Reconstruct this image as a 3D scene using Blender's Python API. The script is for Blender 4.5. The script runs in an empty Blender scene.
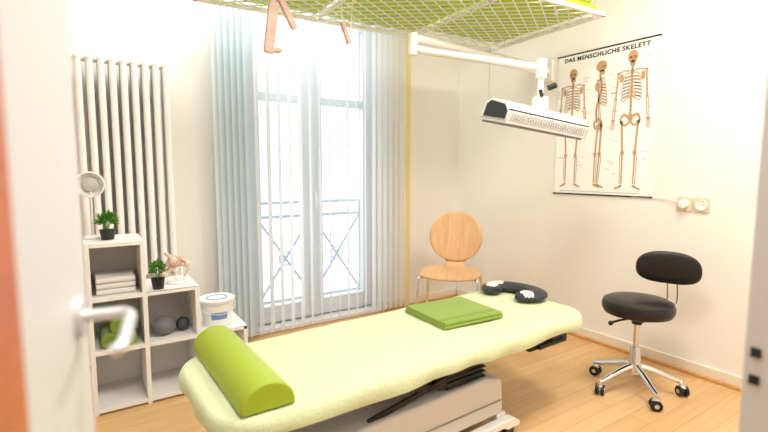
import bpy, bmesh, math, random
from mathutils import Vector, Matrix, noise
random.seed(4)
S=bpy.context.scene
S.view_settings.view_transform='Standard'
S.view_settings.look='None'
S.view_settings.exposure=0.0

# ---------------------------------------------------------------- materials
def lin(c):
    return tuple(((v/255)/12.92 if v/255<=0.04045 else ((v/255+0.055)/1.055)**2.4) for v in c)+(1,)
def mat(name,rgb,rough=0.6,metal=0.0,bump=0.0,bscale=60,var=0.0,vscale=8,coat=0,sheen=0):
    m=bpy.data.materials.new(name); m.use_nodes=True
    nt=m.node_tree; b=nt.nodes['Principled BSDF']
    b.inputs['Base Color'].default_value=lin(rgb)
    b.inputs['Roughness'].default_value=rough
    b.inputs['Metallic'].default_value=metal
    b.inputs['Coat Weight'].default_value=coat
    b.inputs['Sheen Weight'].default_value=sheen
    tc=nt.nodes.new('ShaderNodeTexCoord')
    if var>0:
        n=nt.nodes.new('ShaderNodeTexNoise'); n.inputs['Scale'].default_value=vscale
        n.inputs['Detail'].default_value=4
        r=nt.nodes.new('ShaderNodeMapRange'); r.inputs['To Min'].default_value=1-var; r.inputs['To Max'].default_value=1+var*0.4
        mx=nt.nodes.new('ShaderNodeMix'); mx.data_type='RGBA'; mx.blend_type='MULTIPLY'; mx.inputs[0].default_value=1
        mx.inputs[6].default_value=lin(rgb)
        nt.links.new(tc.outputs['Object'],n.inputs['Vector'])
        nt.links.new(n.outputs['Fac'],r.inputs['Value']); nt.links.new(r.outputs['Result'],mx.inputs[7])
        nt.links.new(mx.outputs[2],b.inputs['Base Color'])
    if bump>0:
        n2=nt.nodes.new('ShaderNodeTexNoise'); n2.inputs['Scale'].default_value=bscale; n2.inputs['Detail'].default_value=3
        bp=nt.nodes.new('ShaderNodeBump'); bp.inputs['Strength'].default_value=bump; bp.inputs['Distance'].default_value=0.01
        nt.links.new(tc.outputs['Object'],n2.inputs['Vector'])
        nt.links.new(n2.outputs['Fac'],bp.inputs['Height']); nt.links.new(bp.outputs['Normal'],b.inputs['Normal'])
    return m
def wood_mat(name,c1,c2,rough=0.45,scale=(1,12,12)):
    m=bpy.data.materials.new(name); m.use_nodes=True; nt=m.node_tree; b=nt.nodes['Principled BSDF']
    tc=nt.nodes.new('ShaderNodeTexCoord'); mp=nt.nodes.new('ShaderNodeMapping'); mp.inputs['Scale'].default_value=scale
    n=nt.nodes.new('ShaderNodeTexNoise'); n.inputs['Scale'].default_value=3; n.inputs['Detail'].default_value=6; n.inputs['Distortion'].default_value=.6
    r=nt.nodes.new('ShaderNodeValToRGB'); r.color_ramp.elements[0].color=lin(c1); r.color_ramp.elements[1].color=lin(c2)
    r.color_ramp.elements[0].position=.3; r.color_ramp.elements[1].position=.7
    nt.links.new(tc.outputs['Object'],mp.inputs[0]); nt.links.new(mp.outputs[0],n.inputs['Vector'])
    nt.links.new(n.outputs['Fac'],r.inputs[0]); nt.links.new(r.outputs[0],b.inputs['Base Color'])
    b.inputs['Roughness'].default_value=rough
    return m
def floor_mat():
    m=bpy.data.materials.new('oak_planks'); m.use_nodes=True; nt=m.node_tree; b=nt.nodes['Principled BSDF']
    tc=nt.nodes.new('ShaderNodeTexCoord')
    br=nt.nodes.new('ShaderNodeTexBrick'); br.offset=.37; br.inputs['Scale'].default_value=1
    br.inputs['Brick Width'].default_value=1.1; br.inputs['Row Height'].default_value=.095
    br.inputs['Mortar Size'].default_value=.0012; br.inputs['Mortar Smooth'].default_value=.2; br.inputs['Bias'].default_value=0
    br.inputs['Color1'].default_value=lin((226,186,134)); br.inputs['Color2'].default_value=lin((214,170,116)); br.inputs['Mortar'].default_value=lin((180,134,88))
    mp=nt.nodes.new('ShaderNodeMapping'); mp.inputs['Scale'].default_value=(1.2,16,1)
    n=nt.nodes.new('ShaderNodeTexNoise'); n.inputs['Scale'].default_value=3; n.inputs['Detail'].default_value=6; n.inputs['Distortion'].default_value=.5
    r=nt.nodes.new('ShaderNodeMapRange'); r.inputs['To Min'].default_value=.78; r.inputs['To Max'].default_value=1.12
    mx=nt.nodes.new('ShaderNodeMix'); mx.data_type='RGBA'; mx.blend_type='MULTIPLY'; mx.inputs[0].default_value=1
    L=nt.links.new
    L(tc.outputs['Object'],br.inputs['Vector']); L(tc.outputs['Object'],mp.inputs[0]); L(mp.outputs[0],n.inputs['Vector'])
    L(n.outputs['Fac'],r.inputs['Value']); L(br.outputs['Color'],mx.inputs[6]); L(r.outputs['Result'],mx.inputs[7]); L(mx.outputs[2],b.inputs['Base Color'])
    b.inputs['Roughness'].default_value=.38
    return m
def translucent(name,rgb,fac=.5,transp=0.0):
    m=bpy.data.materials.new(name); m.use_nodes=True; nt=m.node_tree
    nt.nodes.remove(nt.nodes['Principled BSDF']); out=nt.nodes['Material Output']
    d=nt.nodes.new('ShaderNodeBsdfDiffuse'); t=nt.nodes.new('ShaderNodeBsdfTranslucent'); mx=nt.nodes.new('ShaderNodeMixShader')
    d.inputs[0].default_value=lin(rgb); t.inputs[0].default_value=lin(rgb); mx.inputs[0].default_value=fac
    nt.links.new(d.outputs[0],mx.inputs[1]); nt.links.new(t.outputs[0],mx.inputs[2])
    last=mx
    if transp>0:
        tr=nt.nodes.new('ShaderNodeBsdfTransparent'); m2=nt.nodes.new('ShaderNodeMixShader'); m2.inputs[0].default_value=transp
        nt.links.new(mx.outputs[0],m2.inputs[1]); nt.links.new(tr.outputs[0],m2.inputs[2]); last=m2
    nt.links.new(last.outputs[0],out.inputs[0])
    return m
def glass_mat():
    m=bpy.data.materials.new('window_glass'); m.use_nodes=True; nt=m.node_tree
    nt.nodes.remove(nt.nodes['Principled BSDF']); out=nt.nodes['Material Output']
    g=nt.nodes.new('ShaderNodeBsdfGlossy'); g.inputs['Roughness'].default_value=.02
    t=nt.nodes.new('ShaderNodeBsdfTransparent'); mx=nt.nodes.new('ShaderNodeMixShader'); mx.inputs[0].default_value=.05
    nt.links.new(t.outputs[0],mx.inputs[1]); nt.links.new(g.outputs[0],mx.inputs[2]); nt.links.new(mx.outputs[0],out.inputs[0])
    return m
def emis(name,rgb,s):
    m=bpy.data.materials.new(name); m.use_nodes=True; b=m.node_tree.nodes['Principled BSDF']
    b.inputs['Base Color'].default_value=lin(rgb); b.inputs['Emission Color'].default_value=lin(rgb); b.inputs['Emission Strength'].default_value=s
    return m

M_wall=mat('wall_paint',(243,239,232),.85,bump=.08,bscale=90)
M_ceil=mat('ceiling_paint',(246,243,238),.9,bump=.05)
M_floor=floor_mat()
M_white=mat('white_lacquer',(240,239,236),.4)
M_shelf=mat('white_melamine',(240,238,235),.5)
M_rad=mat('radiator_enamel',(248,246,242),.4)
M_pvc=mat('white_pvc',(224,232,240),.35)
M_base=mat('baseboard_paint',(238,228,210),.5)
M_woodtrim=wood_mat('oak_trim',(206,150,90),(224,172,110))
M_door=mat('door_lacquer',(208,208,208),.45)
M_doorwood=wood_mat('door_frame_wood',(178,88,40),(194,106,54))
M_chrome=mat('chrome',(225,225,228),.12,1.0)
M_satin=mat('satin_steel',(216,217,220),.4,.8)
M_black=mat('black_vinyl',(16,16,18),.35,bump=.05,bscale=120)
M_blackp=mat('black_plastic',(18,18,20),.4)
M_char=mat('charcoal_vinyl',(44,48,56),.5)
M_grey=mat('grey_plastic',(150,152,154),.5)
M_lgrey=mat('light_grey_plastic',(196,196,194),.5)
M_dark=mat('dark_steel',(52,54,56),.45,.6)
M_sheet=mat('terry_sheet_pale_lime',(211,222,180),.95,bump=.4,bscale=140,sheen=.2)
M_bol=mat('lime_vinyl',(156,178,40),.45,bump=.03,bscale=100)
M_towel=mat('lime_terry',(142,172,46),.95,bump=.8,bscale=260,var=.12,vscale=90,sheen=.3)
M_ply=wood_mat('beech_plywood',(212,166,118),(226,184,138),.4,(14,2,2))
M_handle=wood_mat('beech_handle',(190,156,140),(206,174,158),.5)
M_gridw=mat('white_wire',(244,244,240),.4)
M_panel=mat('lime_foam_panel',(184,212,40),.6,var=.06,vscale=5)
M_roll=mat('lime_roll',(168,196,60),.5)
M_leaf=mat('leaf_green',(84,146,40),.6,var=.4,vscale=60)
M_leaf2=mat('leaf_green_dark',(60,120,36),.6,var=.4,vscale=60)
M_pot=mat('dark_pot',(30,28,30),.4)
M_soil=mat('soil',(50,36,26),.9)
M_bone=mat('bone_plastic',(234,206,186),.5,var=.1,vscale=40)
M_lig=mat('ligament_pink',(216,160,146),.5)
M_tw=mat('white_terry',(236,232,226),.95,bump=.6,bscale=240)
M_blue=mat('blue_label',(110,150,196),.4)
M_ball=mat('grey_rubber',(112,112,114),.55)
M_balld=mat('darkgrey_rubber',(62,66,72),.55)
M_slat=translucent('blind_fabric',(240,243,245),.4,.0)
M_slatb=translucent('blind_fabric_stack',(222,232,238),.4)
M_yel=translucent('yellow_sheer',(246,228,176),.5)
M_rail=mat('balcony_paint',(176,190,202),.5)
M_glass=glass_mat()
M_paper=mat('poster_paper',(250,249,246),.6)
M_ink=mat('poster_ink_black',(20,20,22),.7)
M_inkg=mat('poster_ink_grey',(168,164,160),.7)
M_tan=mat('poster_bone',(202,166,126),.7,var=.25,vscale=70)
M_tan2=mat('poster_bone_dark',(130,96,66),.7)
M_out=mat('outdoor_render',(236,240,244),.9)
M_tmetal=mat('table_lacquer_beige',(214,213,209),.4)
M_beige=mat('socket_beige',(222,206,174),.4)
M_fillglow=emis('ceiling_fill_glow',(255,240,220),3)  # glow for the added ceiling panels

# ---------------------------------------------------------------- mesh builders
def bbox(bm,c,s,rot=None):
    M=Matrix.Translation(Vector(c))
    if rot is not None: M=M@(rot.to_4x4() if hasattr(rot,'to_4x4') else rot)
    M=M@Matrix.Diagonal((s[0],s[1],s[2],1))
    bmesh.ops.create_cube(bm,size=1,matrix=M)
def b6(bm,x0,x1,y0,y1,z0,z1): bbox(bm,((x0+x1)/2,(y0+y1)/2,(z0+z1)/2),(x1-x0,y1-y0,z1-z0))
def RZ(a): return Matrix.Rotation(math.radians(a),4,'Z')
def RX(a): return Matrix.Rotation(math.radians(a),4,'X')
def RY(a): return Matrix.Rotation(math.radians(a),4,'Y')
def bsweep(bm,pts,r,seg=10,closed=False,sx=1.0,radii=None,cap=True):
    pts=[Vector(p) for p in pts]; n=len(pts)
    T=[]
    for i in range(n):
        a=pts[i-1] if (i>0 or closed) else pts[i]; b=pts[(i+1)%n] if (i<n-1 or closed) else pts[i]
        T.append((b-a).normalized())
    up=Vector((0,0,1)) if abs(T[0].z)<.9 else Vector((1,0,0))
    N=(up-T[0]*up.dot(T[0])).normalized(); rings=[]
    for i in range(n):
        if i>0:
            N=(N-T[i]*N.dot(T[i]))
            N.normalize()
        B=T[i].cross(N); rr=radii[i] if radii else r; ring=[]
        for k in range(seg):
            a=2*math.pi*(k+.5)/seg
            ring.append(bm.verts.new(pts[i]+N*math.cos(a)*rr+B*math.sin(a)*rr*sx))
        rings.append(ring)
    m=n if closed else n-1
    for i in range(m):
        A=rings[i];Bq=rings[(i+1)%n]
        for k in range(seg):
            bm.faces.new((A[k],A[(k+1)%seg],Bq[(k+1)%seg],Bq[k]))
    if cap and not closed:
        bm.faces.new(list(reversed(rings[0]))); bm.faces.new(rings[-1])
def bcyl(bm,p1,p2,r,r2=None,seg=20):
    bsweep(bm,[p1,p2],r,seg,radii=[r,r if r2 is None else r2])
def blathe(bm,prof,c=(0,0,0),seg=32,rot=None):
    c=Vector(c); rings=[]
    for (r,z) in prof:
        ring=[]
        for k in range(seg):
            a=2*math.pi*k/seg; v=Vector((r*math.cos(a),r*math.sin(a),z))
            if rot is not None: v=rot@v
            ring.append(bm.verts.new(c+v))
        rings.append(ring)
    for i in range(len(rings)-1):
        for k in range(seg):
            bm.faces.new((rings[i][k],rings[i][(k+1)%seg],rings[i+1][(k+1)%seg],rings[i+1][k]))
    if prof[0][0]>1e-3: bm.faces.new(list(reversed(rings[0])))
    if prof[-1][0]>1e-3: bm.faces.new(rings[-1])
def bball(bm,c,r,sc=(1,1,1),u=20,v=12,rot=None):
    M=Matrix.Translation(Vector(c))
    if rot is not None: M=M@rot
    bmesh.ops.create_uvsphere(bm,u_segments=u,v_segments=v,radius=r,matrix=M@Matrix.Diagonal((sc[0],sc[1],sc[2],1)))
def bprism(bm,outline,z0,z1,fn=None):
    fn=fn or (lambda x,y,z:(x,y,z))
    a=[bm.verts.new(fn(x,y,z0)) for x,y in outline]; b=[bm.verts.new(fn(x,y,z1)) for x,y in outline]
    n=len(a); bm.faces.new(list(reversed(a))); bm.faces.new(b)
    for i in range(n): bm.faces.new((a[i],a[(i+1)%n],b[(i+1)%n],b[i]))
def rrect(w,h,r,n=8):
    o=[]
    for cx,cy,a0 in ((w/2-r,h/2-r,0),(-w/2+r,h/2-r,90),(-w/2+r,-h/2+r,180),(w/2-r,-h/2+r,270)):
        for k in range(n+1):
            a=math.radians(a0+90*k/n); o.append((cx+r*math.cos(a),cy+r*math.sin(a)))
    return o
def E(name,loc=(0,0,0),rz=0,rot=None):
    o=bpy.data.objects.new(name,None); o.location=loc; o.rotation_euler=rot or (0,0,math.radians(rz)); o.empty_display_size=.1
    S.collection.objects.link(o); return o
def O(name,bm,m,parent=None,smooth=True,bevel=0,sub=0,loc=None):
    bmesh.ops.remove_doubles(bm,verts=bm.verts,dist=1e-6)
    bmesh.ops.recalc_face_normals(bm,faces=bm.faces)
    me=bpy.data.meshes.new(name); bm.to_mesh(me); bm.free()
    ms=m if isinstance(m,list) else [m]
    for x in ms: me.materials.append(x)
    o=bpy.data.objects.new(name,me); S.collection.objects.link(o)
    if parent: o.parent=parent
    if loc: o.location=loc
    if bevel:
        b=o.modifiers.new('bevel','BEVEL'); b.width=bevel; b.segments=3; b.limit_method='ANGLE'; b.angle_limit=math.radians(40)
    if sub:
        s=o.modifiers.new('sub','SUBSURF'); s.levels=sub; s.render_levels=sub
    if smooth:
        me.shade_smooth()
        if not sub:
            try: me.set_sharp_from_angle(angle=math.radians(38))
            except Exception: pass
    return o
NB=bmesh.new
def smoothpath(pts,n=6):
    P=[Vector(p) for p in pts]; out=[]
    for i in range(len(P)-1):
        p0=P[max(i-1,0)];p1=P[i];p2=P[i+1];p3=P[min(i+2,len(P)-1)]
        for k in range(n):
            t=k/n
            out.append(.5*((2*p1)+(-p0+p2)*t+(2*p0-5*p1+4*p2-p3)*t*t+(-p0+3*p1-3*p2+p3)*t**3))
    out.append(P[-1]); return out

# ---------------------------------------------------------------- room
XR=2.97; YB=3.24; XL=-1.2; ZC=2.75; YH=-1.8; YF=-.15
bm=NB(); b6(bm,XL-.1,XR+.1,YH-.1,YB+.3,-.1,0); O('floor',bm,M_floor,smooth=False)
bm=NB(); b6(bm,XL-.1,XR+.1,YH-.1,YB+.3,ZC,ZC+.1); O('ceiling',bm,M_ceil,smooth=False)
WX0,WX1,WZ=0.98,2.10,2.42
bm=NB(); b6(bm,XL-.1,WX0,YB,YB+.3,0,ZC); b6(bm,WX1,XR+.1,YB,YB+.3,0,ZC); b6(bm,WX0,WX1,YB,YB+.3,WZ,ZC); O('wall_back',bm,M_wall,smooth=False)
bm=NB(); b6(bm,XR,XR+.1,YH,YB,0,ZC); O('wall_right',bm,M_wall,smooth=False)
bm=NB(); b6(bm,XL-.1,XL,YH,YB,0,ZC); O('wall_left',bm,M_wall,smooth=False)
DX0,DX1,DZ=-.17,.89,2.15
bm=NB(); b6(bm,XL,DX0,YF-.12,YF,0,ZC); b6(bm,DX1,XR,YF-.12,YF,0,ZC); b6(bm,DX0,DX1,YF-.12,YF,DZ,ZC); O('wall_front',bm,M_wall,smooth=False)
bm=NB(); b6(bm,XL,XR,YH-.1,YH,0,ZC); O('hall_light_block',bm,M_wall,smooth=False)  # unseen end wall, added to keep sky light out of the doorway
def baseb(name,x0,x1,y0,y1,ax):
    g=E(name)
    bm=NB(); b6(bm,x0,x1,y0,y1,0,.075); O('board',bm,M_base,g,bevel=.004)
    return g
g=baseb('baseboard_right',XR-.018,XR,.0,YB-.02,0); bm=NB(); b6(bm,XR-.034,XR-.018,.0,YB-.02,0,.022); O('wood_strip',bm,M_woodtrim,g,bevel=.005)
g=baseb('baseboard_back',WX1+.02,XR-.02,YB-.018,YB,1); bm=NB(); b6(bm,WX1+.02,XR-.036,YB-.034,YB-.018,0,.022); O('wood_strip',bm,M_woodtrim,g,bevel=.005)
g=baseb('baseboard_left',XL,WX0-.02,YB-.018,YB,1); bm=NB(); b6(bm,XL,WX0-.02,YB-.034,YB-.018,0,.022); O('wood_strip',bm,M_woodtrim,g,bevel=.005)
bm=NB(); b6(bm,DX0-.07,DX0,YF,YF+.015,0,DZ+.07); b6(bm,DX1,DX1+.07,YF,YF+.015,0,DZ+.07); b6(bm,DX0,DX1,YF,YF+.015,DZ,DZ+.07)
O('trim_1',bm,M_white,smooth=False,bevel=.003)

# ---------------------------------------------------------------- window (french door)
g=E('window_1',(0,YB+.10,0))
bm=NB()
def fr(bm,x0,x1,z0,z1,w,y0,y1):
    b6(bm,x0,x0+w,y0,y1,z0,z1); b6(bm,x1-w,x1,y0,y1,z0,z1); b6(bm,x0+w,x1-w,y0,y1,z0,z0+w); b6(bm,x0+w,x1-w,y0,y1,z1-w,z1)
fr(bm,WX0,WX1,0.0,WZ,.055,0,.07); O('frame',bm,M_pvc,g,bevel=.006)
xm=1.52
for i,(a,b) in enumerate(((WX0+.04,xm+.01),(xm-.01,WX1-.04))):
    bm=NB(); fr(bm,a+(.012 if i else 0),b-(0 if i else .012),.045,WZ-.04,.082,-.025,.03)
    b6(bm,a+.08,b-.08,-.012,.02,1.70,1.765)
    b6(bm,a+.08,b-.08,-.022,.02,.10,.17)
    O('sash_%d'%(i+1),bm,M_pvc,g,bevel=.006)
    bm=NB(); b6(bm,a+.08,b-.08,.0,.006,.12,WZ-.12); O('pane_%d'%(i+1),bm,M_glass,g,smooth=False)
bm=NB(); b6(bm,xm-.012,xm+.012,-.045,-.025,.05,WZ-.05); O('astragal',bm,M_pvc,g,bevel=.004)
bm=NB(); bcyl(bm,(xm,-.045,1.02),(xm,-.075,1.02),.009); bsweep(bm,[(xm,-.075,1.03),(xm,-.078,.98),(xm,-.078,.90)],.009); O('handle',bm,M_white,g)
bm=NB(); b6(bm,WX0+.002,WX1-.002,YB-.02,YB+.098,0.001,.03); O('trim_2',bm,M_white,smooth=False,bevel=.004)
g=E('balcony_railing',(0,YB+.55,0))
bm=NB()
for z in (.92,.80,.06): bsweep(bm,[(.6,0,z),(2.9,0,z)],.016,6)
xs=[.72,1.22,1.72,2.22,2.72]
for x in xs: bsweep(bm,[(x,0,-.02),(x,0,.92)],.016,6)
for a,b in zip(xs[:-1],xs[1:]):
    bsweep(bm,[(a,0,.06),(b,0,.80)],.013,6); bsweep(bm,[(a,0,.80),(b,0,.06)],.013,6)
    bsweep(bm,[((a+b)/2+.06*math.cos(t*math.pi/8),0,.43+.06*math.sin(t*math.pi/8)) for t in range(16)],.008,6,closed=True)
O('rails',bm,M_rail,g)
bm=NB(); b6(bm,-.5,3.6,YB+.3,YB+.75,-.12,-.02); O('balcony_slab',bm,M_out,smooth=False)

# ---------------------------------------------------------------- vertical blinds
g=E('vertical_blind',(0,YB-.11,0))
def slat(bm,x,w,ang,z0,z1,y=0,bow=.006):
    n=4; a=math.radians(ang); cols=[]
    for k in range(n+1):
        t=(k/n-.5); lx=t*w; ly=bow*(1-(2*t)**2)
        cols.append((x+lx*math.cos(a)-ly*math.sin(a), y+lx*math.sin(a)+ly*math.cos(a)))
    lo=[bm.verts.new((c[0],c[1],z0)) for c in cols]; hi=[bm.verts.new((c[0],c[1],z1)) for c in cols]
    for k in range(n): bm.faces.new((lo[k],lo[k+1],hi[k+1],hi[k]))
bm=NB(); x=1.03
while x<2.26:
    slat(bm,x,.085,(54+random.uniform(-6,6)) if x<1.95 else 38+random.uniform(-4,4),.035,2.5); x+=.078 if x<1.95 else .055
O('slats',bm,M_slat,g)
bm=NB(); x=.775
while x<.99:
    slat(bm,x,.085,28+random.uniform(-6,6),.035,2.5); x+=.04
O('stacked_slats',bm,M_slatb,g)
bm=NB(); slat(bm,2.305,.07,20,.035,2.5); O('yellow_slats',bm,M_yel,g)
bm=NB(); b6(bm,.74,2.34,-.02,.02,2.5,2.545); b6(bm,.8,.83,-.015,.108,2.505,2.54); b6(bm,2.2,2.23,-.015,.108,2.505,2.54); O('head_rail',bm,M_white,g,bevel=.003)
bm=NB(); bsweep(bm,[(.77+i*.03,-.002+.004*math.sin(i),.045) for i in range(52)],.0016,4); O('bottom_chain',bm,M_white,g)

# ---------------------------------------------------------------- radiator
g=E('column_radiator',(.0,3.14,.55))
nsec=9; pit=.0555; hgt=1.30
bm=NB()
for i in range(nsec):
    x=.025+i*pit
    for y in (-.045,0,.045):
        bsweep(bm,[(x,y,.03),(x,y,hgt-.03)],.0185,10)
    for z in (.03,hgt-.03):
        bsweep(bm,[(x,-.045,z+(0)),(x,-.03,z+(.012 if z>.5 else -.012)),(x,.03,z+(.012 if z>.5 else -.012)),(x,.045,z)],.021,10)
        bball(bm,(x,-.045,z),.021,u=10,v=8)
for z in (.03,hgt-.03): bsweep(bm,[(.0,0,z),(.025+(nsec-1)*pit+.025,0,z)],.015,10)
O('columns',bm,M_rad,g)
bm=NB(); bcyl(bm,(0,0,hgt-.03),(-.03,0,hgt-.03),.012); bcyl(bm,(-.03,0,hgt-.03),(-.03,-.02,hgt-.03),.013); bcyl(bm,(.1,.045,hgt-.2),(.1,.1,hgt-.2),.01);bcyl(bm,(.4,.045,hgt-.2),(.4,.1,hgt-.2),.01);bcyl(bm,(.1,.045,.2),(.1,.1,.2),.01);bcyl(bm,(.4,.045,.2),(.4,.1,.2),.01)
bsweep(bm,[(.49,0,.03),(.515,0,.03),(.515,0,-.06),(.515,.1,-.06)],.009)
O('valves_and_brackets',bm,M_rad,g)

# ---------------------------------------------------------------- stepped shelf
t=.02; SY0,SY1=2.56,2.88
g=E('stair_cube_shelf',(0,SY0,0)); D=SY1-SY0
cx=[0.0,.235,.485,.755]; tops=[.85,.585,.32]; lv=[.03,.32,.585,.85]
bm=NB()
for i in range(3):
    x0,x1=cx[i],cx[i+1]; b6(bm,x0,x0+t,0,D,0,tops[i])
    for z in [z for z in lv if z<=tops[i]+.001]:
        b6(bm,x0+t,x1,0,D,z-t,z)
    b6(bm,x0+t,x1,D-.008,D,.03,tops[i]-t)
b6(bm,cx[0],cx[0]+t,0,D,.0,.85)
b6(bm,cx[1],cx[1]+t,0,D,.585,.85); b6(bm,cx[2],cx[2]+t,0,D,.32,.585); b6(bm,cx[3]-t,cx[3],0,D,0,.32)
O('boards',bm,M_shelf,g,smooth=False,bevel=.0015)

def towelstack(name,c,w,d,h,n,m,rz=0):
    g=E(name,c,rz)
    for i in range(n):
        bm=NB(); hh=h/n
        bprism(bm,rrect(d,hh*.96,hh*.46,5),-w/2,w/2,lambda x,y,z,i=i,hh=hh:(z,x,y+hh*(i+.5)))
        O('fold_%d'%(i+1),bm,m,g,bevel=.003)
    return g
towelstack('white_towel_stack',(.125,2.71,.586),.17,.22,.085,3,M_tw)
g=E('rolled_green_towel',(.125,2.68,.321))
bm=NB()
for k,(dx,dz,r) in enumerate(((-.04,.038,.038),(.042,.036,.036),(0,.104,.036))):
    bcyl(bm,(dx,-.10,dz),(dx,.1,dz),r,seg=20)
    bsweep(bm,[(dx+(r*.8*(1-a/40))*math.cos(a*.5),-.102,dz+(r*.8*(1-a/40))*math.sin(a*.5)) for a in range(36)],.003,5)
O('rolls',bm,M_towel,g)
g=E('grey_massage_ball',(.335,2.66,.321)); bm=NB(); bball(bm,(0,0,.05),.062,(1,1,.8),28,16)
O('ball',bm,M_ball,g)
g=E('dark_massage_ball',(.435,2.68,.321)); bm=NB(); bball(bm,(0,0,.036),.036,(1,1,1),24,14); O('ball',bm,M_balld,g)

def plant(name,c,rr,hh,m,pr=.036,ph=.05):
    g=E(name,c)
    bm=NB(); blathe(bm,[(pr*.78,0),(pr,ph),(pr*.9,ph),(pr*.86,ph-.008)],seg=20); O('pot',bm,M_pot,g)
    bm=NB(); blathe(bm,[(0.0001,ph-.008),(pr*.86,ph-.008)],seg=16); O('soil',bm,M_soil,g)
    bm=NB()
    for i in range(240):
        th=random.uniform(0,2*math.pi); ph2=math.acos(random.uniform(-.25,1)); q=random.uniform(.45,1)
        d=Vector((math.sin(ph2)*math.cos(th),math.sin(ph2)*math.sin(th),math.cos(ph2)))
        cpt=Vector((0,0,ph+hh*.40))+Vector((d.x*rr,d.y*rr,d.z*hh*.58))*q
        l=rr*.36; side=d.cross(Vector((random.uniform(-1,1),random.uniform(-1,1),random.uniform(-1,1)))).normalized()
        up=(d+Vector((0,0,.5))).normalized()
        p=[cpt-up*l*.5,cpt+side*l*.32,cpt+up*l*.6+d*l*.1,cpt-side*l*.32]
        bm.faces.new([bm.verts.new(v) for v in p])
    for i in range(14):
        a=i*2.4; bsweep(bm,[(0,0,ph-.008),(math.cos(a)*rr*.4,math.sin(a)*rr*.4,ph+hh*.4)],.0012,4)
    O('foliage',bm,m,g,smooth=False)
plant('potted_plant',(.105,2.70,.851),.052,.10,M_leaf)
plant('potted_plant_b',(.314,2.61,.586),.042,.10,M_leaf,.034,.055)  # second potted plant, on the middle step
g=E('anatomical_joint_model',(.415,2.70,.586),-10)
bm=NB(); blathe(bm,[(.05,0),(.05,.008),(.045,.012),(.0001,.012)],seg=24); bcyl(bm,(0,0,.012),(0,0,.09),.004); O('stand',bm,M_white,g)
bm=NB()
bsweep(bm,smoothpath([(-.055,0,.05),(-.02,0,.08),(.02,0,.095),(.055,0,.10)]),.01,10,radii=None)
bball(bm,(-.012,0,.12),.022,(1,.9,1)); bprism(bm,[(-.07,.0),(-.02,.05),(.03,.045),(.06,.02),(.03,-.01),(-.02,-.02)],-.006,.006,lambda x,y,z:(x,z+.01,y+.10))
bsweep(bm,smoothpath([(-.012,0,.12),(-.03,-.01,.15),(-.05,-.01,.17)]),.009,10); bball(bm,(.058,0,.10),.018,(1,1,1.1)); bball(bm,(-.055,0,.05),.016)
bsweep(bm,smoothpath([(.03,0,.13),(.055,-.01,.11),(.062,-.01,.07),(.04,-.01,.03)]),.0065,8)
O('bones',bm,M_bone,g)
bm=NB(); bsweep(bm,smoothpath([(-.03,-.014,.11),(0,-.02,.10),(.03,-.016,.11)]),.005,8); bsweep(bm,smoothpath([(-.05,-.012,.07),(-.02,-.018,.10)]),.004,8);O('ligaments',bm,M_lig,g)
g=E('desk_lamp',(.045,2.78,.851),-5)
bm=NB(); blathe(bm,[(.042,0),(.042,.008),(.036,.014),(.006,.018),(.0001,.018)],seg=24); bcyl(bm,(0,0,.015),(0,.012,.27),.005); O('stand',bm,M_white,g)
bm=NB(); blathe(bm,[(.02,-.05),(.045,-.04),(.064,-.01),(.067,.006),(.060,.008),(.058,0),(.04,-.02),(.0001,-.025)],(0,-.0,.275),28,rot=RX(90).to_3x3()); O('shade',bm,M_white,g)
bm=NB(); blathe(bm,[(.036,-.012),(.034,.0),(.02,.006),(.0001,.008)],(0,0,.275),24,rot=RX(90).to_3x3()); O('bulb',bm,M_lgrey,g)
g=E('plastic_bucket',(.625,2.70,.321))
bm=NB(); blathe(bm,[(.078,0),(.09,.13),(.094,.13),(.094,.14),(.0001,.14)],seg=36); O('tub',bm,M_white,g)
bm=NB(); blathe(bm,[(.098,.132),(.1,.148),(.094,.152),(.08,.148),(.0001,.148)],seg=36); O('lid',bm,M_white,g)
bm=NB(); bsweep(bm,[(.055*math.cos(a*math.pi/16),.055*math.sin(a*math.pi/16),.1485) for a in range(32)],.0035,6,closed=True)
n=14
lo=[];hi=[]
for k in range(n+1):
    a=math.radians(-125+k*60/n); r0=.0830;r1=.0880; lo.append(bm.verts.new((r0*math.cos(a),r0*math.sin(a),.04))); hi.append(bm.verts.new((r1*math.cos(a),r1*math.sin(a),.08)))
for k in range(n): bm.faces.new((lo[k],lo[k+1],hi[k+1],hi[k]))
O('label',bm,M_blue,g)
bm=NB(); bsweep(bm,[(.1*math.cos(a),-.09*math.sin(a),.12-.05*math.sin(a)) for a in [math.pi*i/16 for i in range(17)]],.0018,6); O('bail_handle',bm,M_white,g)

# ---------------------------------------------------------------- treatment table
TC=(1.175,1.555); TA=2.5; TL,TW=1.81,.60; TZ=.5
g=E('massage_table',(TC[0],TC[1],0),TA)
bm=NB(); bprism(bm,rrect(TL-.03,TW-.03,.13,10),TZ-.058,TZ-.012); O('padded_top',bm,M_tmetal,g,bevel=.012)
bm=NB(); bprism(bm,rrect(TL-.12,TW-.16,.05,4),TZ-.085,TZ-.059); O('top_board',bm,M_lgrey,g)
bm=NB(); rings=[]
base=rrect(TL,TW,.14,14)
def resample(o,m):
    P=[Vector(p) for p in o]+[Vector(o[0])]; L=[0]
    for i in range(len(P)-1): L.append(L[-1]+(P[i+1]-P[i]).length)
    out=[];j=0
    for k in range(m):
        s=L[-1]*k/m
        while L[j+1]<s: j+=1
        f=(s-L[j])/(L[j+1]-L[j]); out.append(P[j].lerp(P[j+1],f))
    return out
m_=200; pr=resample(base,m_)
def nrm(k):
    a=pr[(k+1)%m_]-pr[k-1]; return Vector((a.y,-a.x)).normalized()
def wr(x,y): 
    return .0045*noise.noise(Vector((x*5,y*5,1.3)))+.003*noise.noise(Vector((x*14,y*9,4)))
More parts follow.
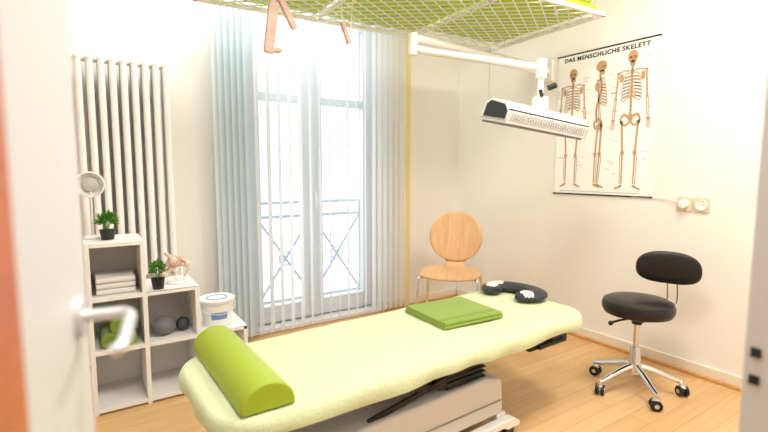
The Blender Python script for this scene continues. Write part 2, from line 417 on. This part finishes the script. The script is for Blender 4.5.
for s in (.06,.15,.22,.28,.35,.42,.49,.56,.63,.7,.76,.82,.87,.91,.965):
    rings.append([bm.verts.new((p.x*s,p.y*s,TZ+wr(p.x*s,p.y*s))) for p in pr])
for off,dz in ((-.008,-.001),(.0,-.006),(.006,-.015),(.009,-.028),(.010,-.04),(.009,-.052),(.006,-.064)):
    ring=[]
    for k,p in enumerate(pr):
        nn=nrm(k); w=max(0,-dz-.02)/.05
        o=off+w*.005*math.sin(k*.55+1.5*math.sin(k*.13)); z=dz-w*.006*math.sin(k*.21)
        q=p+nn*o; ring.append(bm.verts.new((q.x,q.y,TZ+z)))
    rings.append(ring)
for a,b in zip(rings[:-1],rings[1:]):
    for k in range(m_): bm.faces.new((a[k],a[(k+1)%m_],b[(k+1)%m_],b[k]))
bm.faces.new(rings[0])
o=O('fitted_sheet',bm,M_sheet,g); o.data.shade_smooth()
bm=NB()
for y in (-.15,.15): b6(bm,-.82,.84,y-.018,y+.018,TZ-.125,TZ-.085)
for x in (-.8,-.3,.3,.8): b6(bm,x-.02,x+.02,-.20,.20,TZ-.115,TZ-.085)
O('upper_frame',bm,M_grey,g,bevel=.004)
bm=NB()
pro=[(-.80,.10),(-.80,.22),(-.72,.275),(.26,.29),(.36,.262),(.37,.12),(.34,.10)]
bprism(bm,pro,-.20,.17,lambda x,y,z:(x,z,y)); O('lift_housing',bm,M_tmetal,g,bevel=.012)
bm=NB()
bprism(bm,[(-.76,.165),(-.76,.172),(.35,.172),(.35,.165)],-.204,-.199,lambda x,y,z:(x,z,y))
O('housing_seams',bm,M_grey,g)
bm=NB()
for y in (-.22,.2):
    bprism(bm,[(-.72,.05),(-.72,.085),(.40,.085),(.44,.06),(.44,.04),(.36,.04),(.33,.055),(-.6,.055)],y-.022,y+.022,lambda x,yy,z:(x,z,yy))
for x in (-.65,.36): b6(bm,x-.03,x+.03,-.2,.18,.055,.10)
O('floor_frame',bm,M_white,g,bevel=.004)
bm=NB()
for x in (-.66,.38):
    for y in (-.22,.2): bcyl(bm,(x,y-.014,.028),(x,y+.014,.028),.028,seg=20); b6(bm,x-.012,x+.012,y-.018,y+.018,.03,.06)
O('castors',bm,M_blackp,g)
bm=NB()
for y in (-.17,.13):
    bsweep(bm,[(-.35,y,.28),(.28,y,TZ-.125)],.016,4,sx=.5); bsweep(bm,[(.22,y,.28),(-.3,y,TZ-.125)],.016,4,sx=.5)
b6(bm,.05,.26,-.17,.15,.276,TZ-.126)
for i in range(4): b6(bm,.04,.27,-.18,.16,.292+i*.022,.299+i*.022)
bcyl(bm,(-.1,0,.28),(.5,0,TZ-.14),.022)
O('lift_mechanism',bm,M_dark,g,bevel=.002)
bm=NB()
b6(bm,.50,.60,-.24,-.12,TZ-.135,TZ-.086); bcyl(bm,(.55,-.25,TZ-.12),(.72,-.26,TZ-.11),.012); b6(bm,.64,.76,-.26,-.2,TZ-.13,TZ-.086)
bcyl(bm,(.5,-.2,TZ-.13),(.8,.2,TZ-.13),.01)
O('head_adjuster',bm,M_dark,g,bevel=.004)

g=E('half_round_bolster',(.42,1.55,TZ+.004),1)
bm=NB()
o=[(-.082,.0),(.082,.0)]+[(.082*math.cos(math.pi*i/24),.010+.074*math.sin(math.pi*i/24)) for i in range(25)]
bprism(bm,o,-.30,.30,lambda x,y,z:(x,z,y)); O('cushion',bm,M_bol,g,bevel=.006)
g=E('folded_green_towel',(1.475,1.63,TZ+.004),-3)
for i,(w,d) in enumerate(((.345,.32),(.34,.315))):
    bm=NB(); hh=.015
    bprism(bm,rrect(d,hh,hh*.49,6),-w/2,w/2,lambda x,y,z,i=i,hh=hh:(z,x,y+hh*(i+.5)))
    O('layer_%d'%(i+1),bm,M_towel,g,bevel=.004)
bm=NB(); bsweep(bm,[(-.165,-.12,.0305),(.165,-.12,.0305)],.002,4); bsweep(bm,[(-.165,-.105,.0305),(.165,-.105,.0305)],.0015,4); O('woven_band',bm,M_towel,g)
g=E('face_cradle_cushion',(1.985,1.70,TZ+.004),12)
def horse(bm,r,a0,a1,z,rx=.085,ry=.13,fl=2.2,step=8):
    pts=[(rx*math.cos(math.radians(a)),ry*math.sin(math.radians(a)),z) for a in range(a0,a1,step)]
    n_=len(pts)
    bsweep(bm,pts,r,16,sx=fl,radii=[r*min(1,.6+.25*min(i,n_-1-i)) for i in range(n_)])
bm=NB(); horse(bm,.026,-155,155,.026); O('pad',bm,M_char,g)
bm=NB(); horse(bm,.0285,40,150,.028,fl=1.6); horse(bm,.0275,-150,-95,.028,fl=2.0)
O('white_cover',bm,M_tw,g)

# ---------------------------------------------------------------- chair
g=E('plywood_chair',(2.28,2.55,0),0); g.rotation_euler=(0,0,math.radians(220+90))
def gridshell(bm,nu,nv,fn,th):
    V=[[bm.verts.new(fn(i/nu,j/nv)) for j in range(nv+1)] for i in range(nu+1)]
    for i in range(nu):
        for j in range(nv): bm.faces.new((V[i][j],V[i+1][j],V[i+1][j+1],V[i][j+1]))
def sq2disk(u,v):
    x=2*u-1;y=2*v-1; return x*math.sqrt(1-y*y/2), y*math.sqrt(1-x*x/2)
bm=NB()
def seatf(u,v):
    a,b=sq2disk(u,v); k=.35; x=(2*u-1)*k+a*(1-k)*1.0; y=(2*v-1)*k+b*(1-k)
    w=.225*(1.0-.10*y); 
    z=.445-.012*(1-x*x)*(1-.3*abs(y)); z-=.03*max(0,-y-.6)/.4*.6
    return Vector((x*w,y*.205,z))
gridshell(bm,16,16,seatf,.01)
o=O('seat',bm,M_ply,g); so=o.modifiers.new('s','SOLIDIFY'); so.thickness=.012; so.offset=1
bm=NB()
def backf(u,v):
    a,b=sq2disk(u,v); x=a*.208; z=.675+b*.198
    y=.235+.06*(b*.5+.5)-.045*(a*a)
    return Vector((x,y,z))
gridshell(bm,16,16,backf,.01)
o=O('backrest',bm,M_ply,g); so=o.modifiers.new('s','SOLIDIFY'); so.thickness=.011
bm=NB()
def neck(u,v):
    w=.075+.02*abs(2*v-1); t_=v
    y=.18+.075*math.sin(t_*math.pi/2); z=.438+.09*(1-math.cos(t_*math.pi/2))
    return Vector(((2*u-1)*w,y,z))
gridshell(bm,6,8,neck,.01)
o=O('neck',bm,M_ply,g); so=o.modifiers.new('s','SOLIDIFY'); so.thickness=.012
bm=NB()
for s in (-1,1):
    bsweep(bm,smoothpath([(s*.235,-.21,.0),(s*.215,-.175,.38),(s*.20,-.16,.42),(s*.17,-.12,.428)]),.0105,12)
    bsweep(bm,smoothpath([(s*.23,.23,.0),(s*.205,.17,.37),(s*.19,.14,.42),(s*.16,.10,.428)]),.0105,12)
    bsweep(bm,[(s*.17,-.13,.425),(s*.16,.12,.425)],.01,10)
bsweep(bm,[(-.17,-.1,.424),(.17,-.1,.424)],.009,10); bsweep(bm,[(-.16,.1,.424),(.16,.1,.424)],.009,10)
O('legs',bm,M_chrome,g)
bm=NB()
for s in (-1,1):
    for y in (-.21,.23): bcyl(bm,(s*.235 if y<0 else s*.23,y,0),(s*.234 if y<0 else s*.229,y*.995,.02),.014,seg=12)
O('feet',bm,M_blackp,g)

# ---------------------------------------------------------------- stool
g=E('rolling_stool',(2.485,1.275,0))
bm=NB(); CR=.228
angs=[20,92,164,236,308]
for a in angs:
    c,s=math.cos(math.radians(a)),math.sin(math.radians(a))
    P=smoothpath([(c*.02,s*.02,.135),(c*.09,s*.09,.12),(c*.18,s*.18,.088),(c*CR,s*CR,.075)],4)
    bsweep(bm,P,.013,10,radii=[.019-.008*i/(len(P)-1) for i in range(len(P))],sx=1.1)
    bcyl(bm,(c*CR,s*CR,.05),(c*CR,s*CR,.08),.010)
blathe(bm,[(.03,.09),(.034,.10),(.034,.15),(.028,.165),(.026,.24),(.024,.245),(.0001,.245)],seg=24)
bcyl(bm,(0,0,.24),(0,0,.42),.0135)
O('base',bm,M_chrome,g)
bm=NB(); bh=NB()
for i,a in enumerate(angs):
    c,s=math.cos(math.radians(a)),math.sin(math.radians(a)); o_=math.radians(a+60+35*i); d=Vector((math.cos(o_),math.sin(o_),0)); e=Vector((-d.y,d.x,0))
    w=Vector((c*CR,s*CR,.028))+e*.008
    for q in (-.014,.014): bcyl(bm,w+d*(q-.008),w+d*(q+.008),.028,seg=20)
    bcyl(bh,w-d*.0245,w+d*.0245,.011,seg=14); bcyl(bh,w+Vector((0,0,.02)),w+Vector((0,0,.034)),.02,.012,seg=14)
O('castor_wheels',bm,M_blackp,g)
O('castor_hubs',bh,M_satin,g)
bm=NB(); blathe(bm,[(.05,.415),(.13,.42),(.166,.432),(.176,.452),(.178,.475),(.170,.497),(.148,.508),(.08,.512),(.0001,.513)],seg=48); O('seat',bm,M_black,g)
bm=NB(); b6(bm,-.06,.06,-.06,.06,.40,.418); bcyl(bm,(0,0,.37),(0,0,.41),.026)
d=Vector((-.83,.25,0)).normalized(); bsweep(bm,[Vector((0,0,.405)),d*.12+Vector((0,0,.40)),d*.17+Vector((0,0,.392))],.006,8); bball(bm,d*.175+Vector((0,0,.39)),.013)
O('seat_plate_and_lever',bm,M_blackp,g)
bd=Vector((.975,-.20,0)).normalized(); pn=Vector((.95,.30,0)).normalized(); bs=Vector((-pn.y,pn.x,0))
bm=NB()
P=smoothpath([Vector((0,0,.40))+bd*.04,Vector((0,0,.395))+bd*.17,Vector((0,0,.41))+bd*.235,Vector((0,0,.47))+bd*.27,Vector((0,0,.58))+bd*.262,Vector((0,0,.655))+bd*.245])
bsweep(bm,[p+bs*.024 for p in P],.008,8); bsweep(bm,[p-bs*.024 for p in P],.008,8)
O('back_bar',bm,M_chrome,g)
bm=NB()
def pad(u):
    a=2*math.pi*u
    ca,sa=math.cos(a),math.sin(a)
    ex=2/2.4
    x=.158*math.copysign(abs(ca)**ex,ca); z=.102*math.copysign(abs(sa)**ex,sa)
    z+=.018*(1-(x/.158)**2)*(1 if sa<0 else -.3)
    return x,z
rs=[]
for (sc,dp) in ((.05,.022),(.5,.022),(.8,.020),(.95,.013),(1.0,0),(.95,-.013),(.8,-.020),(.5,-.022),(.05,-.022)):
    ring=[]
    for k in range(40):
        x,z=pad(k/40); x*=sc;z*=sc
        ring.append(bm.verts.new(Vector((0,0,.656))+bs*x+Vector((0,0,z))+bd*.22-pn*(dp+1.0*x*x)))
    rs.append(ring)
for a,b in zip(rs[:-1],rs[1:]):
    for k in range(40): bm.faces.new((a[k],a[(k+1)%40],b[(k+1)%40],b[k]))
bm.faces.new(rs[0]); bm.faces.new(rs[-1])
O('backrest',bm,M_black,g).data.shade_smooth()

# ---------------------------------------------------------------- poster
PX=XR-.006; PY0=2.18; PZ0=1.03; PW=.70; PH=.98
g=E('anatomy_poster',(PX,PY0-PW/2,PZ0))
def pm(u,v,off=0): return Vector((-off,PW/2-u,v))
def prib(bm,pts,w,off=.0012,w2=None):
    pts=[Vector((p[0],p[1])) for p in pts]; n=len(pts); L=[];R=[]
    for i in range(n):
        t=(pts[min(i+1,n-1)]-pts[max(i-1,0)]).normalized(); nn=Vector((-t.y,t.x)); ww=w if w2 is None else w+(w2-w)*i/(n-1)
        a=pts[i]+nn*ww/2;b=pts[i]-nn*ww/2
        L.append(bm.verts.new(pm(a.x,a.y,off)));R.append(bm.verts.new(pm(b.x,b.y,off)))
    for i in range(n-1): bm.faces.new((L[i],L[i+1],R[i+1],R[i]))
def pell(bm,cx,cy,rx,ry,off=.0014,n=18):
    bm.faces.new([bm.verts.new(pm(cx+rx*math.cos(2*math.pi*k/n),cy+ry*math.sin(2*math.pi*k/n),off)) for k in range(n)])
def pring(bm,cx,cy,rx,ry,w,off=.0014,n=20):
    prib(bm,[(cx+rx*math.cos(2*math.pi*k/n),cy+ry*math.sin(2*math.pi*k/n)) for k in range(n+1)],w,off)
bm=NB(); V=[bm.verts.new(pm(u,v)) for u,v in ((0,0),(PW,0),(PW,PH),(0,PH))]; bm.faces.new(V); V=[bm.verts.new(pm(u,v,-.003)) for u,v in ((0,0),(PW,0),(PW,PH),(0,PH))]; bm.faces.new(V)
O('sheet',bm,M_paper,g,smooth=False)
bm=NB(); bsweep(bm,[pm(-.01,PH,.0),pm(PW+.01,PH,.0)],.005,8); bsweep(bm,[pm(-.01,0,0),pm(PW+.01,0,0)],.005,8); O('rods',bm,M_blackp,g)
bt=NB(); bd_=NB(); bl=NB()
def skel(cx,y0,H,side=0,mir=1):
    def q(x,y): return (cx+mir*x*H,y0+y*H)
    sxx=.45 if side else 1
    k=H
    pell(bt,*q(.012*side,.94),(.036+.008*side)*k,.042*k); pell(bt,*q(.02*side,.893),.022*k,.02*k)
    if side: pell(bd_,*q(.035,.935),.007*k,.009*k,.002)
    else:
        for s in (-1,1): pell(bd_,*q(s*.014,.935),.009*k,.009*k,.002)
        pell(bd_,*q(0,.915),.004*k,.007*k,.002); prib(bd_,[q(-.012,.895),q(.012,.895)],.003*k,.002)
    sp=[q((.0+(.018*math.sin(t*6) if side else 0)),.88-.36*t) for t in [i/14 for i in range(15)]]
    prib(bt,sp,.017*k)
    for p in sp: prib(bd_,[(p[0]-.008*k,p[1]),(p[0]+.008*k,p[1])],.0022*k,.002)
    for s in ((-1,1) if not side else (1,)):
        prib(bt,[q(0,.84),q(s*.05*sxx,.85),q(s*.095*sxx,.838)],.009*k)
        for i in range(8):
            y=.825-.023*i; w=(.045+.028*math.sin(min(1,(i+1)/6)*math.pi/2))*(.9 if side else 1)
            prib(bt,[q(s*.004,y+.005),q(s*w*.7,y+.002),q(s*w,y-.012),q(s*w*.85,y-.028),q(s*.012,y-.022+.003*i)],.0068*k,.0013)
        if not side: pell(bt,*q(s*.075,.80),.016*k,.03*k,.001)
        else: pell(bt,*q(-.015,.79),.02*k,.036*k,.001)
        ax=.098*sxx if not side else -.01
        sx_=s
        prib(bt,[q(sx_*ax,.835),q(sx_*(ax+.012),.66)],.013*k); pell(bt,*q(sx_*ax,.835),.012*k,.012*k); pell(bt,*q(sx_*(ax+.012),.657),.011*k,.009*k)
        prib(bt,[q(sx_*(ax+.008),.65),q(sx_*(ax+.018),.52)],.0075*k); prib(bt,[q(sx_*(ax+.020),.65),q(sx_*(ax+.032),.52)],.0065*k)
        pell(bt,*q(sx_*(ax+.026),.508),.013*k,.011*k)
        for f in range(4): prib(bt,[q(sx_*(ax+.018+f*.006),.50),q(sx_*(ax+.014+f*.010),.435+.006*abs(f-1.5))],.0042*k)
        if not side: pring(bt,*q(s*.036,.505),.032*k,.036*k,.014*k); prib(bt,[q(s*.068,.53),q(s*.045,.545),q(s*.01,.52)],.016*k)
        else: pring(bt,*q(0,.505),.03*k,.04*k,.016*k)
        lx=.058 if not side else .0
        for rep in ((0,) if not side else (0,1)):
            o_=rep*.03-.0
            prib(bt,[q(s*(lx+o_),.49),q(s*(lx-.012+o_*1.2),.285)],.015*k); pell(bt,*q(s*(lx+o_),.49),.014*k,.014*k)
            pell(bt,*q(s*(lx-.013+o_*1.2),.278),.015*k,.013*k); pell(bt,*q(s*(lx-.013+o_*1.2),.262),.013*k,.008*k)
            prib(bt,[q(s*(lx-.013+o_*1.2),.265),q(s*(lx-.016+o_*.8),.055)],.012*k,w2=.009*k); prib(bt,[q(s*(lx+.003+o_*1.2),.26),q(s*(lx-.003+o_*.8),.055)],.0055*k)
            prib(bt,[q(s*(lx-.02+o_*.8),.045),q(s*(lx+.005+o_),.03),q(s*(lx+.035+o_),.018)],.018*k,w2=.012*k)
    if not side: prib(bt,[q(0,.835),q(0,.72)],.012*k,.0016); pell(bt,*q(0,.52),.02*k,.03*k,.0016)
    for i in range(16):
        s=random.choice((-1,1)); y=random.uniform(.1,.95); x=random.uniform(.06,.10)*(1 if y<.5 else 1.35)
        prib(bl,[q(s*x,y),q(s*(x+random.uniform(.02,.05)),y)],.0028,.001)
skel(.125,.035,.86,0); skel(.325,.035,.88,1); skel(.545,.03,.91,0)
for i in range(7): prib(bl,[(.02,.63-i*.008),(.05,.63-i*.008)],.002,.001)
prib(bl,[(.05,.02),(.62,.02)],.003,.001)
O('bones',bt,M_tan,g,smooth=False); O('bone_details',bd_,M_tan2,g,smooth=False); O('labels',bl,M_inkg,g,smooth=False)  # darker layer is printed eye sockets, noses, mouths and vertebra lines
cu=bpy.data.curves.new('title_curve','FONT'); cu.body='DAS MENSCHLICHE SKELETT'; cu.size=.05; cu.align_x='CENTER'; cu.space_character=1.12; cu.offset=.0012
to=bpy.data.objects.new('tmp',cu); S.collection.objects.link(to)
bpy.context.view_layer.update()
me=bpy.data.meshes.new_from_object(to.evaluated_get(bpy.context.evaluated_depsgraph_get())); bpy.data.objects.remove(to)
xs_=[v.co.x for v in me.vertices]; sc_=.60/(max(xs_)-min(xs_))
for v in me.vertices:
    x,y=v.co.x*sc_,v.co.y; v.co=pm(PW/2+x,.932+y*.8,.0026)
me.materials.clear(); me.materials.append(M_ink)
to=bpy.data.objects.new('title',me); S.collection.objects.link(to); to.parent=g

# sockets
def plate(name,y,z,socket):
    g=E(name,(XR,y,z))
    bm=NB(); bprism(bm,rrect(.082,.082,.008,4),0,.010,lambda a,b,c:(-c,a,b)); O('plate',bm,M_beige,g,bevel=.002)
    bm=NB(); R=Matrix.Rotation(math.radians(-90),3,'Y')
    if socket:
        blathe(bm,[(.031,.009),(.031,.016),(.027,.017),(.025,.012),(.0001,.012)],seg=28,rot=R)
        O('socket_ring',bm,M_white,g)
        bm=NB()
        for q_ in (-.009,.009): bcyl(bm,(-.011,q_,0),(-.0132,q_,0),.0028,seg=10)
        O('pin_holes',bm,M_blackp,g)
    else:
        blathe(bm,[(.027,.010),(.026,.028),(.022,.034),(.0001,.035)],seg=28,rot=R); bbox(bm,(-.035,0,0),(.006,.006,.03)); O('plug',bm,M_white,g)
plate('wall_socket',1.285,1.0,False); plate('wall_socket.001',1.195,1.0,True)
g=E('power_cable',(XR-.02,1.3,1.0)); bm=NB(); bsweep(bm,smoothpath([(-.0,-.02,0),(.006,.05,.02),(.012,.12,.028),(.012,.2,.03),(.012,.3,.028)]),.0028,6); O('cord',bm,M_white,g)

# ---------------------------------------------------------------- wall arm heat lamp
g=E('wall_heat_lamp',(0,0,0))
Bp=Vector((1.50,2.0,1.86)); C=Vector((1.93,1.52,1.70))
bm=NB()
bbox(bm,(XR-.015,2.27,1.93),(.03,.10,.16)); bcyl(bm,(2.9,2.27,1.85),(2.9,2.27,2.0),.022); bbox(bm,(2.93,2.27,1.93),(.06,.05,.05))
O('wall_mount',bm,M_white,g,bevel=.005)
bm=NB()
a0=Vector((2.9,2.27,1.95))
bsweep(bm,[a0,Bp+Vector((0,0,.03))],.022,12); bsweep(bm,[a0-Vector((0,0,.045)),Bp-Vector((0,0,.012))],.009,8)
bcyl(bm,Bp-Vector((0,0,.06)),Bp+Vector((0,0,.05)),.026)
bsweep(bm,[Bp-Vector((0,0,.03)),C+Vector((0,0,.0))],.019,12)
bcyl(bm,C+Vector((0,0,.04)),C-Vector((0,0,.05)),.027)
bcyl(bm,C-Vector((0,0,.05)),C-Vector((0,0,.14)),.015); bbox(bm,C-Vector((0,0,.17)),(.06,.05,.06))
O('arm',bm,M_white,g)
bm=NB(); bcyl(bm,C+Vector((.02,-.03,-.10)),C+Vector((.05,-.05,-.085)),.014); bcyl(bm,C+Vector((-.02,-.025,-.14)),C+Vector((-.05,-.04,-.12)),.009); O('knobs',bm,M_blackp,g)
h=E('lamp_head',(1.92,1.52,1.457)); h.parent=g; h.rotation_euler=(math.radians(12),math.radians(5),math.radians(-2))
bm=NB()
pro=[(-.075,-.045),(-.085,.0),(-.06,.038),(.05,.05),(.085,.03),(.10,-.045)]
bprism(bm,pro,-.285,.285,lambda x,y,z:(z,x,y)); O('housing',bm,M_white,h,bevel=.008)
bm=NB(); pro2=[(-.080,-.058),(-.080,-.044),(.102,-.044),(.102,-.058)]
bprism(bm,pro2,-.290,.290,lambda x,y,z:(z,x,y)); O('rim',bm,M_satin,h,bevel=.003)
bm=NB()
for i in range(26): b6(bm,-.275+i*.0215,-.267+i*.0215,-.07,.09,-.064,-.058)
for i in range(6): b6(bm,-.28,.28,-.065+i*.03-.002,-.065+i*.03+.002,-.067,-.062)
O('grille',bm,M_grey,h)
bm=NB()
for i in range(30): b6(bm,-.26+i*.0178,-.253+i*.0178,-.0872,-.076,-.034,-.004)
O('vents',bm,M_lgrey,h)
bm=NB()
for sx_ in (-1,1): 
    bprism(bm,[(-.066,-.038),(-.070,.0),(-.045,.028),(.045,.038),(.07,.02),(.08,-.038)],sx_*.2865-.002,sx_*.2865+.002,lambda x,y,z:(z,x,y))
b6(bm,-.284,.284,-.0845,-.078,.004,.010)
O('dark_trim',bm,M_char,h)

# ---------------------------------------------------------------- ceiling sling grid
GZ=2.10
g=E('suspension_grid',(2.66,2.56,GZ),-3)
GW,GD=2.1,.93
def clipline(p,d,x0,x1,y0,y1):
    t0,t1=-1e9,1e9
    for a,da,lo,hi in ((p[0],d[0],x0,x1),(p[1],d[1],y0,y1)):
        ta,tb=(lo-a)/da,(hi-a)/da
        if ta>tb: ta,tb=tb,ta
        t0=max(t0,ta);t1=min(t1,tb)
    return (t0,t1) if t1-t0>.01 else None
bm=NB()
for sgn in (1,-1):
    d=(.82,sgn*.57)
    k=-3.0
    while k<3.0:
        c=clipline((-GW/2+0,k-GD/2),d,-GW,0,-GD,0)
        if c:
            p=(-GW/2,k-GD/2); bsweep(bm,[(p[0]+d[0]*c[0],p[1]+d[1]*c[0],0),(p[0]+d[0]*c[1],p[1]+d[1]*c[1],0)],.0036,4)
        k+=.078
O('wire_mesh',bm,M_gridw,g,smooth=False)
bm=NB()
cs=[(0,0),(-GW,0),(-GW,-GD),(0,-GD)]
for a,b in zip(cs,cs[1:]+cs[:1]): bbox(bm,((a[0]+b[0])/2,(a[1]+b[1])/2,.004),(abs(a[0]-b[0])+.022,abs(a[1]-b[1])+.022,.024))
for x in (-.7,-1.4): b6(bm,x-.008,x+.008,-GD,0,.004,.024)
O('rim_frame',bm,M_gridw,g,bevel=.004)
bm=NB()
for x,y in ((-.25,-.15),(-1.85,-.15),(-.25,-.80),(-1.85,-.80)): bcyl(bm,(x,y,.0),(x,y,ZC-GZ),.012)
O('ceiling_rods',bm,M_gridw,g)
bm=NB()
b6(bm,-2.08,-1.42,-.92,-.02,.026,.05); b6(bm,-1.38,-.72,-.92,-.02,.026,.05); b6(bm,-.68,-.03,-.92,-.10,.026,.05)
O('foam_panels',bm,M_panel,g,bevel=.006)
bm=NB(); bcyl(bm,(-.95,-.84,.115),(-.05,-.84,.115),.062,seg=28); O('foam_roll',bm,M_roll,g,bevel=.01)
g=E('hanging_chain',(2.585,2.50,2.09)); bm=NB()
for i in range(20): 
    c=Vector((0,0,-.005-i*.021)); bsweep(bm,[c+Vector(((.004*math.cos(a)) if i%2 else 0,0 if i%2 else .004*math.cos(a),.0125*math.sin(a))) for a in [k*math.pi/4 for k in range(8)]],.0016,4,closed=True)
O('links',bm,M_satin,g)
g=E('wooden_sling_handle',(.76,1.98,1.86))
bm=NB()
bbox(bm,(-.035,0,-.05),(.045,.018,.22),RY(8)); bbox(bm,(.035,0,.03),(.03,.018,.16),RY(-28)); bcyl(bm,(-.05,0,-.15),(.01,0,-.14),.010); O('grips',bm,M_handle,g,bevel=.006)
bm=NB(); bsweep(bm,[(-.02,0,.04),(0,0,.24)],.003,6); bsweep(bm,[(.06,0,.10),(.03,0,.24)],.003,6); O('cords',bm,M_tw,g)
g=E('wooden_sling_handle.001',(1.1,2.0,1.85))
bm=NB(); bbox(bm,(0,0,0),(.022,.018,.10),RY(-22)); O('grips',bm,M_handle,g,bevel=.005)
bm=NB(); bsweep(bm,[(-.018,0,.045),(-.03,0,.25)],.003,6); bsweep(bm,[(.018,0,-.045),(.05,0,.25)],.003,6); O('cords',bm,M_tw,g)

# ---------------------------------------------------------------- doors
def leaf(name,hx,hy,ex,ey):
    d=Vector((ex-hx,ey-hy)); L=d.length; a=math.degrees(math.atan2(d.y,d.x))
    return E(name,(hx,hy,0),a),L
g,L=leaf('door_1',-.125,-.13,.000,.70)
bm=NB(); b6(bm,0,L,0,.04,.01,2.1); O('leaf',bm,M_door,g,bevel=.003)
bm=NB(); b6(bm,.20,.548,-.003,.0,.01,2.1); O('frame_standin',bm,M_doorwood,g)  # orange wood panel on the leaf, stands in for the wooden door frame
bm=NB(); hz=1.03
bcyl(bm,(L-.07,0,hz),(L-.07,-.008,hz),.024); bcyl(bm,(L-.07,0,hz),(L-.07,-.05,hz),.007)
bsweep(bm,smoothpath([(L-.07,-.045,hz),(L-.085,-.055,hz),(L-.12,-.055,hz-.002),(L-.165,-.053,hz-.008),(L-.172,-.043,hz-.012)]),.007,12)
bcyl(bm,(L-.07,.04,hz),(L-.07,.085,hz),.007); bsweep(bm,smoothpath([(L-.07,.08,hz),(L-.09,.09,hz),(L-.18,.09,hz-.005)]),.007,12)
O('lever_handle',bm,M_satin,g)
g,L=leaf('door_2',.87,-.13,.895,.285)
bm=NB(); b6(bm,0,L,-.04,0,.01,2.1); O('leaf',bm,M_door,g,bevel=.003)
bm=NB(); b6(bm,L-.024,L-.010,.0,.003,.90,.915); b6(bm,L-.024,L-.010,.0,.003,.855,.87); O('latch',bm,M_dark,g)

for i,(x,y) in enumerate(((.6,.75),(2.1,.65))):  # added panels above the view, made up to go with the fill lights
    g=E('ceiling_fill_panel' if i==0 else 'ceiling_fill_panel.001',(x,y,ZC))
    bm=NB(); b6(bm,-.3,.3,-.3,.3,-.04,0); O('housing',bm,M_white,g,bevel=.004)
    bm=NB(); b6(bm,-.28,.28,-.28,.28,-.045,-.04); O('diffuser',bm,M_fillglow,g,smooth=False)
def area(name,loc,rot,sx,sy,e,col):
    l=bpy.data.lights.new(name,'AREA'); l.shape='RECTANGLE'; l.size=sx; l.size_y=sy; l.energy=e; l.color=col
    o=bpy.data.objects.new(name,l); o.location=loc; o.rotation_euler=rot; S.collection.objects.link(o); return o
area('ceiling_fill_a',(.6,.75,ZC-.06),(0,0,0),.6,.6,31,(1,.965,.92))  # added ceiling fill light, brightens the room from out of view
area('ceiling_fill_b',(2.1,.65,ZC-.06),(0,0,0),.6,.6,34,(1,.95,.89))  # second added ceiling fill, also out of view
area('hall_fill',(.4,-1.0,ZC-.05),(0,0,0),1,.8,18,(1,.97,.94))  # added fill light in the unseen hall
area('daylight_fill',(.9,2.75,ZC-.05),(math.radians(8),0,0),1.8,.3,23,(.97,.985,1))  # added area light above the view, stands in for window daylight

w=bpy.data.worlds.new('sky'); S.world=w; w.use_nodes=True
w.node_tree.nodes['Background'].inputs[0].default_value=(.95,.98,1,1); w.node_tree.nodes['Background'].inputs[1].default_value=2.2

cam=bpy.data.cameras.new('camera'); co=bpy.data.objects.new('camera',cam); S.collection.objects.link(co); S.camera=co
co.location=(0,0,1.2); co.rotation_euler=(math.radians(90-5.7),0,math.radians(-33.4))
cam.sensor_width=36; cam.lens=461/768*36; cam.clip_start=.02
cam.dof.use_dof=True; cam.dof.focus_distance=2.5; cam.dof.aperture_fstop=2.2
